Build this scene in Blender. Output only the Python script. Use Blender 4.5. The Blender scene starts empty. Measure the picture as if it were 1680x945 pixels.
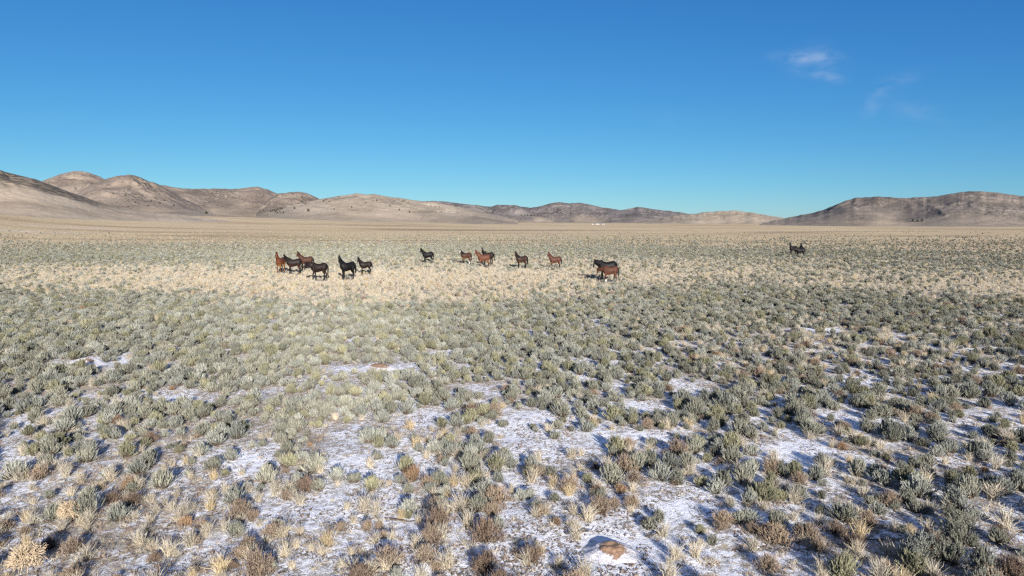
import bpy, math, random
import numpy as np
from mathutils import Vector, Matrix, Euler

random.seed(7)
RNG = np.random.default_rng(11)
D2R = math.radians
SC = bpy.context.scene
COL = SC.collection

# ------------------------------------------------------------------ camera, sky, sun, exposure
CAM_H = 5.3
FPX = 1120.0                      # focal length in photo pixels (1680 wide)
HZ = 367.0                        # horizon row in the photo
PITCH = math.atan((472.5 - HZ) / FPX)
cam_d = bpy.data.cameras.new('camera'); cam = bpy.data.objects.new('camera', cam_d); COL.objects.link(cam)
cam_d.sensor_width = 36.0; cam_d.lens = 36.0 * FPX / 1680.0
cam_d.clip_start = 0.1; cam_d.clip_end = 30000
cam.location = (0, 0, CAM_H); cam.rotation_euler = (math.pi / 2 - PITCH, 0, 0)
SC.camera = cam

SUN_EL, SUN_AZ = 16.0, 165.5      # azimuth clockwise from +Y
EXPOSURE = 1.08
SKY_K = [k / 2 ** EXPOSURE for k in (.430, .640, .800)]   # deep, clean high-desert blue
w = bpy.data.worlds.new('World'); SC.world = w; w.use_nodes = True
nt = w.node_tree; nt.nodes.clear()
def N(t, kind, **kw):
    n = t.nodes.new(kind)
    for k, v in kw.items(): setattr(n, k, v)
    return n
out = N(nt, 'ShaderNodeOutputWorld'); bg = N(nt, 'ShaderNodeBackground')
sky = N(nt, 'ShaderNodeTexSky', sky_type='NISHITA', sun_disc=False)
sky.sun_elevation = D2R(SUN_EL); sky.sun_rotation = D2R(SUN_AZ)
sky.altitude = 1800; sky.air_density = 1.0; sky.dust_density = 0.15; sky.ozone_density = 3.0
sep = N(nt, 'ShaderNodeSeparateColor'); hs = N(nt, 'ShaderNodeCombineColor'); nt.links.new(sky.outputs[0], sep.inputs[0])
# thin wisps of high cloud, laid out on the celestial sphere
tc = N(nt, 'ShaderNodeTexCoord')
def dirv(px, py):
    v = Vector(((px - 840) / FPX, 1.0, -(py - 472.5) / FPX))
    v.rotate(Euler((-PITCH, 0, 0))); return v.normalized()
def mth(t, op, a, b=None, c=None, clamp=False):
    n = N(t, 'ShaderNodeMath', operation=op, use_clamp=clamp)
    for i, x in enumerate((a, b, c)):
        if x is None: continue
        if isinstance(x, (int, float)): n.inputs[i].default_value = x
        else: t.links.new(x, n.inputs[i])
    return n.outputs[0]
mp = N(nt, 'ShaderNodeMapping'); mp.inputs['Scale'].default_value = (22, 22, 48); mp.inputs['Rotation'].default_value = (0, 0.35, 0)
nt.links.new(tc.outputs['Generated'], mp.inputs[0])
cn = N(nt, 'ShaderNodeTexNoise'); cn.inputs['Scale'].default_value = 1.0; cn.inputs['Detail'].default_value = 7; cn.inputs['Roughness'].default_value = 0.62
cn.inputs['Distortion'].default_value = 0.5
nt.links.new(mp.outputs[0], cn.inputs['Vector'])
tot = None
for (px, py, sx, sy, rot, amp) in ((1316, 93, 34, 8, 0, 1.0), (1352, 96, 26, 15, 20, .5), (1358, 126, 22, 7, 15, .8), (1310, 112, 16, 12, 0, .35), (1468, 135, 26, 9, -20, .4),
                                   (1436, 165, 10, 24, 25, .4), (1505, 182, 34, 12, 20, .3), (1090, 192, 30, 12, 20, .1)):
    c = dirv(px, py); r_ = Vector((1, 0, 0)); r_ = (r_ - c * r_.dot(c)).normalized(); u_ = r_.cross(c) * -1
    if u_.z < 0: u_ = -u_
    a = D2R(-rot); e1 = r_ * math.cos(a) + u_ * math.sin(a); e2 = u_ * math.cos(a) - r_ * math.sin(a)
    def dot(v):
        n = N(nt, 'ShaderNodeVectorMath', operation='DOT_PRODUCT'); n.inputs[1].default_value = v
        nt.links.new(tc.outputs['Generated'], n.inputs[0]); return n.outputs['Value']
    d1 = mth(nt, 'SUBTRACT', dot(e1), c.dot(e1)); d2 = mth(nt, 'SUBTRACT', dot(e2), c.dot(e2))
    q = mth(nt, 'ADD', mth(nt, 'POWER', mth(nt, 'DIVIDE', d1, sx / 1120 * .95), 2.0), mth(nt, 'POWER', mth(nt, 'DIVIDE', d2, sy / 1120 * .95), 2.0))
    g = mth(nt, 'MULTIPLY', mth(nt, 'EXPONENT', mth(nt, 'MULTIPLY', q, -1.0)), amp)
    tot = g if tot is None else mth(nt, 'ADD', tot, g)
for i_, (k_, g_) in enumerate(((SKY_K[0], 1.3), (SKY_K[1], .95), (SKY_K[2], .62))):
    nt.links.new(mth(nt, 'MULTIPLY', mth(nt, 'POWER', mth(nt, 'MULTIPLY', sep.outputs[i_], .12), g_), k_ / .12), hs.inputs[i_])
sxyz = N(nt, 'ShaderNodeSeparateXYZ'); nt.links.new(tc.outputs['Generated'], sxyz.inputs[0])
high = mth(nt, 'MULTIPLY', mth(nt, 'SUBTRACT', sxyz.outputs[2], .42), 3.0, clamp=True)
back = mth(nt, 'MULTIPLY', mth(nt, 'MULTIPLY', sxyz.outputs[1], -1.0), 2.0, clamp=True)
sky_fill = mth(nt, 'MAXIMUM', high, back)  # added pale fill in the unseen sky overhead and behind, to lift shadows
vm = N(nt, 'ShaderNodeMixRGB'); nt.links.new(mth(nt, 'MULTIPLY', sky_fill, .30), vm.inputs[0]); nt.links.new(hs.outputs[0], vm.inputs[1]); vm.inputs[2].default_value = (2.3, 2.75, 3.9, 1)
msk = mth(nt, 'MULTIPLY', tot, mth(nt, 'MULTIPLY', mth(nt, 'SUBTRACT', cn.outputs[0], 0.36), 2.6, clamp=True), clamp=True)
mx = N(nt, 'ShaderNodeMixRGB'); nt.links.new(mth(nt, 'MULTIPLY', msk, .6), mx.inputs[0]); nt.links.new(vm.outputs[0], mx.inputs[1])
mx.inputs[2].default_value = (2.1, 2.5, 3.2, 1)
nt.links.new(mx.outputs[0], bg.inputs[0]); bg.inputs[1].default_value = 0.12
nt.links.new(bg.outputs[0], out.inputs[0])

sun_d = bpy.data.lights.new('sun', 'SUN'); sun = bpy.data.objects.new('sun', sun_d); COL.objects.link(sun)
sun_d.energy = 5.0; sun_d.angle = D2R(0.53); sun_d.color = (1.0, 0.935, 0.855)
sd = Vector((math.sin(D2R(SUN_AZ)) * math.cos(D2R(SUN_EL)), math.cos(D2R(SUN_AZ)) * math.cos(D2R(SUN_EL)), math.sin(D2R(SUN_EL))))
sun.rotation_euler = sd.to_track_quat('Z', 'Y').to_euler(); sun.location = (0, 0, 60)

SC.view_settings.view_transform = 'Standard'; SC.view_settings.look = 'None'
SC.view_settings.exposure = EXPOSURE; SC.view_settings.gamma = 1.0
SC.render.engine = 'CYCLES'
SC.cycles.max_bounces = 5; SC.cycles.diffuse_bounces = 3; SC.cycles.glossy_bounces = 2; SC.cycles.transparent_max_bounces = 4
SC.cycles.use_denoising = False
SC.cycles.use_adaptive_sampling = False
SC.cycles.filter_width = 1.4
SC.render.use_persistent_data = False

# ------------------------------------------------------------------ helpers
def px_dir(px, py):
    v = Vector(((px - 840) / FPX, 1.0, -(py - 472.5) / FPX)); v.rotate(Euler((-PITCH, 0, 0))); return v
def at_ground(px, py):
    v = px_dir(px, py); t = CAM_H / -v.z; return v.x * t, v.y * t
def at_dist(px, py, dist):
    v = px_dir(px, py); t = dist / math.hypot(v.x, v.y); return v.x * t, v.y * t, CAM_H + v.z * t
CP, SP = math.cos(PITCH), math.sin(PITCH)
def project(x, y, z=0.0):
    zz = z - CAM_H
    dep = y * CP - zz * SP; up = y * SP + zz * CP
    dep = np.maximum(dep, 1e-3)
    return 840 + FPX * x / dep, 472.5 - FPX * up / dep

def _h(ix, iy, s):
    n = (ix.astype(np.int64) * 374761393 + iy.astype(np.int64) * 668265263 + s * 1274126177) & 0xffffffff
    n = ((n ^ (n >> 13)) * 1274126177) & 0xffffffff
    return ((n ^ (n >> 16)) & 0xffffff) / float(0xffffff)
def vnoise(x, y, s=0):
    x = np.asarray(x, float); y = np.asarray(y, float)
    ix = np.floor(x); iy = np.floor(y); fx = x - ix; fy = y - iy
    fx = fx * fx * fx * (fx * (fx * 6 - 15) + 10); fy = fy * fy * fy * (fy * (fy * 6 - 15) + 10)
    a = _h(ix, iy, s); b = _h(ix + 1, iy, s); c = _h(ix, iy + 1, s); d = _h(ix + 1, iy + 1, s)
    return (a + (b - a) * fx) * (1 - fy) + (c + (d - c) * fx) * fy
def fbm(x, y, s=0, o=4, g=.5):
    t = 0; a = 1; m = 0
    for i in range(o):
        t = t + a * vnoise(x * 2 ** i + i * 17.3, y * 2 ** i - i * 9.1, s + i); m += a; a *= g
    return t / m
def sstep(t):
    t = np.clip(t, 0, 1); return t * t * (3 - 2 * t)

# foot of the hills: how high the plain has risen there (photo column -> pixels above horizon, metres away)
FAN = ((-900, 22, 700), (0, 20, 700), (200, 17, 1300), (400, 13, 1600), (600, 7, 1700), (800, 4, 2500), (1000, 3, 3000), (1200, 2, 2500), (1400, 0, 1900), (1680, 0, 1700), (2600, 0, 1700))
fx_, fp_, fd_ = (np.array(c, float) for c in zip(*FAN))
def ground_z(x, y):
    x = np.asarray(x, float); y = np.asarray(y, float)
    r = np.hypot(x, y); az = np.arctan2(x, np.maximum(y, 1e-6)); az = np.clip(az, -1.2, 1.2)
    col = 840 + FPX * np.tan(az)
    front = sstep(y / 60)
    p = np.interp(col, fx_, fp_) * front; d = np.interp(col, fx_, fd_)
    z = (p * d / FPX + CAM_H * (p > 0.5) * 0) * sstep((r - 180) / (d - 180)) * np.maximum(1, r / d) ** .6
    z = z + (fbm(x / 28, y / 28, 3, 3) - .5) * .35 * sstep((r - 6) / 25) * np.clip(1 - r / 600, 0, 1)
    z = z + (fbm(x / 1.3, y / 1.3, 21, 3) - .5) * .11 * np.clip(1 - r / 90, 0, 1)
    return z
def gz(x, y): return float(ground_z(np.array([x]), np.array([y]))[0])

# plant cover read off the photograph: rows of the picture down, columns across
COLS = np.array([0, 240, 480, 720, 960, 1200, 1440, 1680], float)
ROWS = np.array([368, 376, 386, 396, 408, 425, 440, 455, 470, 490, 510, 540, 575, 600, 640, 680, 720, 760, 800, 850, 900, 960], float)
SAGE = np.array([
 [.02]*8,
 [.02]*8,
 [.03,.03,.04,.06,.08,.06,.06,.08],
 [.12,.12,.2,.3,.35,.25,.22,.22],
 [.7,.8,.85,.9,.75,.6,.55,.45],
 [.8,.85,.85,.55,.45,.5,.55,.5],
 [.45,.35,.45,.35,.35,.5,.6,.6],
 [.3,.12,.1,.1,.15,.4,.5,.3],
 [.5,.3,.08,.08,.2,.6,.35,.1],
 [.8,.6,.2,.15,.45,.8,.55,.35],
 [.85,.85,.7,.7,.85,.9,.8,.6],
 [.85,.9,.85,.95,.9,.6,.7,.7],
 [.8,.85,.85,.95,.95,.5,.5,.65],
 [.7,.7,.8,.85,.9,.5,.5,.6],
 [.7,.75,.85,.85,.85,.7,.6,.6],
 [.7,.8,.9,.75,.85,.75,.65,.6],
 [.6,.6,.75,.55,.6,.65,.6,.6],
 [.5,.5,.55,.45,.5,.55,.6,.62],
 [.35,.3,.36,.34,.38,.45,.55,.58],
 [.24,.2,.22,.18,.22,.3,.44,.5],
 [.16,.12,.14,.1,.12,.18,.32,.4],
 [.08,.08,.1,.08,.08,.12,.25,.3]])
STRAW = np.array([
 [.02]*8,[.03]*8,[.05]*8,[.12]*8,[.2,.2,.15,.2,.3,.35,.35,.35],
 [.25,.2,.2,.5,.7,.5,.4,.4],[.6,.7,.6,.8,.9,.6,.5,.5],[.8,1,1,1,1,.8,.7,.8],[.6,.8,1,1,.9,.6,.7,1],
 [.4,.5,.8,.8,.5,.4,.5,.7],[.3,.3,.3,.25,.3,.35,.4,.5],[.25,.2,.15,.1,.2,.6,.5,.4],[.2,.15,.15,.1,.15,.7,.7,.4],
 [.2,.15,.1,.1,.1,.5,.5,.35],[.2,.15,.1,.15,.1,.25,.35,.3],[.25,.2,.1,.15,.15,.2,.25,.25],[.35,.35,.3,.5,.45,.3,.25,.25],
 [.5,.5,.5,.6,.55,.4,.3,.25],[.6,.6,.6,.6,.5,.5,.35,.25],[.75,.65,.55,.5,.5,.5,.4,.35],[.8,.7,.6,.5,.5,.5,.5,.45],[.8,.7,.6,.5,.5,.5,.5,.5]])
BROWN = np.array([
 [.05]*8,[.05]*8,[.05]*8,[.08]*8,[.08,.06,.05,.08,.1,.1,.12,.15],[.04]*8,[.03]*8,[.03]*8,[.03]*8,[.08]*8,[.1,.1,.08,.06,.08,.15,.2,.2],
 [.1,.08,.05,.05,.08,.3,.3,.2],[.1,.08,.05,.05,.1,.4,.4,.25],[.12,.1,.06,.05,.08,.4,.45,.3],[.12,.1,.08,.1,.08,.2,.35,.25],
 [.15,.1,.08,.15,.12,.15,.25,.2],[.2,.2,.15,.25,.2,.2,.25,.2],[.3,.35,.3,.35,.35,.3,.25,.25],[.45,.6,.65,.75,.65,.5,.3,.3],
 [.6,.75,.8,.85,.8,.7,.45,.35],[.7,.75,.8,.8,.8,.7,.55,.45],[.6,.6,.6,.6,.6,.6,.5,.5]])
SNOW = np.array([
 [0]*8,[0]*8,[0]*8,[0]*8,[0]*8,[0]*8,[.05]*8,[.1]*8,
 [.3,.25,.2,.2,.3,.35,.4,.4],[.5,.45,.4,.4,.5,.5,.5,.5],[.6,.55,.5,.55,.6,.6,.6,.6],[.65,.6,.6,.62,.66,.6,.66,.7],[.68,.64,.62,.66,.7,.64,.7,.75],
 [.7,.68,.66,.7,.72,.68,.74,.78],[.7,.7,.66,.72,.72,.72,.76,.8],[.68,.7,.68,.78,.75,.76,.8,.8],[.68,.72,.72,.8,.8,.78,.8,.82],
 [.76,.76,.76,.80,.80,.80,.82,.82],[.76,.76,.78,.80,.80,.80,.82,.82],[.74,.75,.78,.80,.80,.80,.82,.82],[.72,.74,.78,.80,.80,.80,.82,.80],[.70,.74,.76,.78,.78,.80,.80,.80]])
def cmap(tab, x, y):
    px, py = project(x, y)
    cx = np.clip(np.interp(px, COLS, np.arange(8)), 0, 6.9999); ry = np.clip(np.interp(py, ROWS, np.arange(len(ROWS))), 0, len(ROWS) - 1.0001)
    i = cx.astype(int); j = ry.astype(int); fx = cx - i; fy = ry - j
    return (tab[j, i] * (1 - fx) + tab[j, i + 1] * fx) * (1 - fy) + (tab[j + 1, i] * (1 - fx) + tab[j + 1, i + 1] * fx) * fy
# bare snow openings seen between the bushes (photo px, radius in metres)
OPEN = [(618, 606, 1.9, .9), (140, 600, 2.0, 1.0), (835, 547, 1.5, .8), (570, 718, .75, 1.6), (700, 690, .8, 1.1), (790, 640, .8, 1.2), (870, 690, .7, .8), (620, 760, 1.3, .9), (880, 740, 1.1, .9),
        (300, 655, 1.1, .5), (1150, 640, .7, 1.6), (1020, 720, 1.2, .8), (410, 760, .8, .9), (1330, 545, 1.6, .7), (1390, 690, .8, .8), (1310, 740, .8, .9), (1000, 900, .9, .6), (1110, 830, .6, .7), (520, 835, .6, .7), (420, 650, .8, .5), (730, 580, 1.5, .6), (1060, 670, .8, .8)]
OPENW = [(*at_ground(a, b), rx, ry) for a, b, rx, ry in OPEN]
def openings(x, y):
    m = np.zeros_like(np.asarray(x, float))
    for ox, oy, rx, ry in OPENW:
        m = np.maximum(m, np.exp(-(((x - ox) / rx) ** 2 + ((y - oy) / ry) ** 2) ** 1.5))
    return m

def mesh_np(name, verts, quads=None, tris=None, smooth=False):
    me = bpy.data.meshes.new(name)
    verts = np.asarray(verts, dtype=np.float32)
    nq = 0 if quads is None else len(quads); ntr = 0 if tris is None else len(tris)
    me.vertices.add(len(verts)); me.vertices.foreach_set('co', verts.ravel())
    loops = []; 
    if nq: loops.append(np.asarray(quads, dtype=np.int32).ravel())
    if ntr: loops.append(np.asarray(tris, dtype=np.int32).ravel())
    loops = np.concatenate(loops)
    me.loops.add(len(loops)); me.loops.foreach_set('vertex_index', loops)
    me.polygons.add(nq + ntr)
    starts = np.concatenate([np.arange(nq) * 4, nq * 4 + np.arange(ntr) * 3]).astype(np.int32)
    me.polygons.foreach_set('loop_start', starts)
    me.update(calc_edges=True)
    if smooth: me.polygons.foreach_set('use_smooth', np.ones(nq + ntr, dtype=bool))
    me.validate()
    return me
def link(name, me, mat=None, parent=None, **props):
    o = bpy.data.objects.new(name, me); COL.objects.link(o)
    if mat is not None and me is not None and len(me.materials) == 0: me.materials.append(mat)
    if parent is not None: o.parent = parent
    for k, v in props.items(): o[k] = v
    return o

def new_mat(name, rough=.9):
    m = bpy.data.materials.new(name); m.use_nodes = True
    b = m.node_tree.nodes['Principled BSDF']; b.inputs['Roughness'].default_value = rough
    b.inputs['Specular IOR Level'].default_value = .2
    return m, m.node_tree, b
def ramp(t, fac, stops, interp='LINEAR'):
    r = N(t, 'ShaderNodeValToRGB'); r.color_ramp.interpolation = interp
    while len(r.color_ramp.elements) < len(stops): r.color_ramp.elements.new(.5)
    for e, (p, c) in zip(r.color_ramp.elements, stops): e.position = p; e.color = (*c, 1)
    t.links.new(fac, r.inputs[0]); return r.outputs[0]
def noise(t, vec, scale, detail=4, rough=.55, dist=0.0):
    n = N(t, 'ShaderNodeTexNoise'); n.inputs['Scale'].default_value = scale; n.inputs['Detail'].default_value = detail
    n.inputs['Roughness'].default_value = rough; n.inputs['Distortion'].default_value = dist
    if vec is not None: t.links.new(vec, n.inputs['Vector'])
    return n.outputs[0]
def mix(t, f, a, b, mode='MIX'):
    n = N(t, 'ShaderNodeMixRGB', blend_type=mode)
    for i, x in enumerate((f, a, b)):
        if isinstance(x, (int, float)): n.inputs[i].default_value = x
        elif isinstance(x, tuple): n.inputs[i].default_value = (*x, 1)
        else: t.links.new(x, n.inputs[i])
    return n.outputs[0]
def plant_mat(name, stops, trans=0.0, patch=None):
    """foliage: colour differs from plant to plant, and from twig to twig"""
    m, t, b = new_mat(name, .85)
    oi = N(t, 'ShaderNodeObjectInfo'); geo = N(t, 'ShaderNodeNewGeometry')
    f = mth(t, 'ADD', mth(t, 'MULTIPLY', oi.outputs['Random'], .35), mth(t, 'MULTIPLY', noise(t, oi.outputs['Location'], .12, 2), .0))
    f = mth(t, 'ADD', f, mth(t, 'MULTIPLY', geo.outputs['Random Per Island'], .65))
    c = ramp(t, f, stops)
    t.links.new(c, b.inputs['Base Color'])
    if trans:
        tr = N(t, 'ShaderNodeBsdfTranslucent'); t.links.new(c, tr.inputs[0]); ms = N(t, 'ShaderNodeMixShader'); ms.inputs[0].default_value = trans
        t.links.new(b.outputs[0], ms.inputs[1]); t.links.new(tr.outputs[0], ms.inputs[2])
        t.links.new(ms.outputs[0], t.nodes['Material Output'].inputs[0])
    return m

def tones(a, k): return [(p, tuple(c * q for c, q in zip(col, k))) for p, col in a]
SG = [(0, (.070, .074, .060)), (.35, (.158, .161, .130)), (.7, (.285, .284, .226)), (1, (.500, .485, .385))]
M_SAGES = {'grey-green': plant_mat('sage_leaves', SG, .05), 'silvery': plant_mat('silver_sage_leaves', tones(SG, (1.15, 1.18, 1.28)), .05), 'olive': plant_mat('olive_sage_leaves', tones(SG, (1.03, 1.0, .82)), .05)}
M_TWIG = plant_mat('sage_wood', [(0, (.060, .045, .034)), (1, (.140, .105, .078))])
BR = [(0, (.110, .086, .070)), (.35, (.240, .188, .145)), (.65, (.360, .280, .205)), (1, (.500, .385, .265))]
M_BROWNS = {'grey-brown': plant_mat('dry_shrub_twigs', BR, .08), 'rusty': plant_mat('rusty_shrub_twigs', tones(BR, (1.08, .93, .76)), .08), 'dark brown': plant_mat('dark_shrub_twigs', tones(BR, (.62, .58, .58)), .05)}
ST = [(0, (.25, .215, .165)), (.45, (.45, .395, .30)), (1, (.62, .55, .425))]
M_STRAWS = {'straw': plant_mat('dead_grass', ST, .12), 'golden': plant_mat('golden_grass', tones(ST, (1.0, .92, .76)), .12), 'pale grey': plant_mat('weathered_grass', tones(ST, (.92, .94, .98)), .12)}
SAGE_T = ['grey-green'] * 5 + ['silvery'] * 4 + ['olive'] * 2; BROWN_T = ['grey-brown'] * 6 + ['rusty'] * 1 + ['dark brown'] * 2; STRAW_T = ['straw'] * 4 + ['golden'] * 1 + ['pale grey'] * 3
M_CREAM = plant_mat('bleached_twigs', [(0, (.38, .30, .20)), (1, (.58, .47, .335))])
M_LITTER = plant_mat('litter', [(0, (.060, .046, .036)), (.6, (.180, .135, .095)), (1, (.420, .330, .220))])

# ------------------------------------------------------------------ ground sheet
def ground_material():
    m, t, b = new_mat('plain_soil_and_snow', .92)
    geo = N(t, 'ShaderNodeNewGeometry'); P = geo.outputs['Position']
    at = N(t, 'ShaderNodeAttribute'); at.attribute_name = 'snow'
    sg = N(t, 'ShaderNodeAttribute'); sg.attribute_name = 'green'
    far = N(t, 'ShaderNodeAttribute'); far.attribute_name = 'far'
    soil = ramp(t, noise(t, P, 1.7, 6, .62), [(.25, (.240, .190, .140)), (.5, (.440, .370, .280)), (.72, (.560, .485, .380))])
    crumbs = ramp(t, noise(t, P, 26, 5, .7), [(.30, (.42, .36, .32)), (.5, (.95, .95, .95)), (.8, (1.15, 1.12, 1.08))])
    soil = mix(t, .8, soil, crumbs, 'MULTIPLY')
    # far plain: low scrub seen edge-on as streaks
    mpn = N(t, 'ShaderNodeMapping'); mpn.inputs['Scale'].default_value = (.0035, .011, .01); t.links.new(P, mpn.inputs[0])
    st = noise(t, mpn.outputs[0], 1.0, 9, .72, .6)
    farc = ramp(t, st, [(.38, (.290, .210, .128)), (.45, (.430, .318, .180)), (.51, (.580, .445, .250)), (.57, (.500, .385, .235)), (.64, (.660, .540, .380))])
    vor = noise(t, P, .55, 4, .75)
    farc = mix(t, .5, farc, ramp(t, vor, [(.35, (.50, .50, .46)), (.52, (1.0, 1.0, 1.0)), (.8, (1.15, 1.12, 1.05))]), 'MULTIPLY')
    farc = mix(t, sg.outputs['Fac'], farc, (.25, .245, .16))
    soil = mix(t, far.outputs['Fac'], soil, farc)
    # thin snow, broken by litter
    n1 = noise(t, P, 1.5, 7, .66, .3); n2 = noise(t, P, 7.0, 6, .68, .6); n3 = noise(t, P, 34, 4, .7)
    f = mth(t, 'ADD', mth(t, 'MULTIPLY', n1, .60), mth(t, 'MULTIPLY', n2, .95))
    f = mth(t, 'ADD', f, mth(t, 'MULTIPLY', mth(t, 'SUBTRACT', n3, .5), .60))
    f = mth(t, 'ADD', f, mth(t, 'MULTIPLY', mth(t, 'SUBTRACT', at.outputs['Fac'], .5), .62))
    smask = mth(t, 'MULTIPLY', mth(t, 'SUBTRACT', f, .775), 6.0, clamp=True)
    snowc = ramp(t, n2, [(.3, (.66, .65, .65)), (.55, (.84, .845, .87))])
    c = mix(t, smask, soil, snowc); t.links.new(c, b.inputs['Base Color'])
    hgt = mth(t, 'ADD', mth(t, 'MULTIPLY', n2, .6), mth(t, 'ADD', mth(t, 'MULTIPLY', n3, .25), mth(t, 'MULTIPLY', smask, .12)))
    bp = N(t, 'ShaderNodeBump'); bp.inputs['Strength'].default_value = 1.0; bp.inputs['Distance'].default_value = .12
    t.links.new(hgt, bp.inputs['Height']); t.links.new(bp.outputs[0], b.inputs['Normal'])
    return m
def build_ground():
    az = np.concatenate([np.linspace(-180, -50, 66)[:-1], np.linspace(-50, 50, 560), np.linspace(50, 180, 66)[1:]]) * math.pi / 180
    az = az[:-1]                                        # -180 and 180 are the same spoke
    r = [1.5]
    while r[-1] < 9000: r.append(r[-1] * (1.0048 if r[-1] < 60 else 1.012 if r[-1] < 400 else 1.03))
    r = np.array(r); A, Rr = np.meshgrid(az, r)
    X = np.sin(A) * Rr; Y = np.cos(A) * Rr; Z = ground_z(X, Y)
    na, nr = len(az), len(r)
    V = np.stack([X, Y, Z], -1).reshape(-1, 3)
    V = np.vstack([V, [[0, 0, gz(0, 0)]]])
    i = np.arange(na); i2 = (i + 1) % na
    J = np.arange(nr - 1)[:, None] * na
    Q = np.stack([J + i, J + i2, J + na + i2, J + na + i], -1).reshape(-1, 4)[:, ::-1]
    c = len(V) - 1
    T = np.stack([i2, i, np.full(na, c)], -1)[:, ::-1]
    me = mesh_np('ground', V, Q, T, True)
    x, y = V[:, 0], V[:, 1]
    fr = y > 2
    sn = np.where(fr, cmap(SNOW, x, np.maximum(y, 2.5)), .5)
    sn = sn * .93 + .15 * openings(x, y) + .5 * (fbm(x / 2.2, y / 2.2, 61, 3) - .5)
    gr = np.where(fr, cmap(SAGE, x, np.maximum(y, 2.5)), .4)
    rr = np.hypot(x, y)
    fa = sstep((rr - 60) / 160)
    gr = np.clip((gr - .45) * 1.7, 0, .8) * sstep((rr - 120) / 150) * np.clip(.3 + 1.1 * fbm(x / 60, y / 25, 5, 3), 0, 1)
    for nme, a in (('snow', sn), ('green', gr), ('far', fa)):
        at = me.attributes.new(nme, 'FLOAT', 'POINT'); at.data.foreach_set('value', a.astype(np.float32))
    link('ground', me, ground_material(), kind='structure')
build_ground()

# ------------------------------------------------------------------ hills
def hill_material(name, cols, speck, amount, rock=.5, fk=1.0):
    m, t, b = new_mat(name, .95)
    P = N(t, 'ShaderNodeNewGeometry').outputs['Position']
    mpn = N(t, 'ShaderNodeMapping'); mpn.inputs['Scale'].default_value = (.010, .010, .03); t.links.new(P, mpn.inputs[0])
    n = noise(t, mpn.outputs[0], 1.0, 8, .66, .5)
    c = ramp(t, n, [(.32, cols[0]), (.5, cols[1]), (.66, cols[2])])
    n2 = noise(t, P, .17, 5, .75)
    c = mix(t, rock, c, ramp(t, n2, [(.36, (.42, .42, .42)), (.5, (1, 1, 1)), (.7, (1.22, 1.19, 1.14))]), 'MULTIPLY')
    vo = N(t, 'ShaderNodeTexVoronoi'); vo.inputs['Scale'].default_value = .13; vo.inputs['Randomness'].default_value = 1; t.links.new(P, vo.inputs['Vector'])
    big = noise(t, P, .012, 3, .5)
    thr = mth(t, 'MULTIPLY', mth(t, 'SUBTRACT', big, .34), amount, clamp=True)
    dots = mth(t, 'MULTIPLY', mth(t, 'SUBTRACT', mth(t, 'MULTIPLY', thr, .52), vo.outputs['Distance']), 9.0, clamp=True)
    c = mix(t, mth(t, 'MULTIPLY', dots, .8), c, speck)
    at = N(t, 'ShaderNodeAttribute'); at.attribute_name = 'foot'
    ft = ramp(t, noise(t, mpn.outputs[0], .6, 7, .7, .4), [(.38, (.220 * fk, .175 * fk, .125 * fk)), (.5, (.320 * fk, .258 * fk, .185 * fk)), (.62, (.400 * fk, .328 * fk, .240 * fk))])
    c = mix(t, mth(t, 'MULTIPLY', at.outputs['Fac'], .75), c, ft)
    t.links.new(c, b.inputs['Base Color'])
    bp = N(t, 'ShaderNodeBump'); bp.inputs['Strength'].default_value = .6; bp.inputs['Distance'].default_value = 5
    t.links.new(mth(t, 'ADD', mth(t, 'MULTIPLY', n2, .35), n), bp.inputs['Height']); t.links.new(bp.outputs[0], b.inputs['Normal'])
    return m
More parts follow.
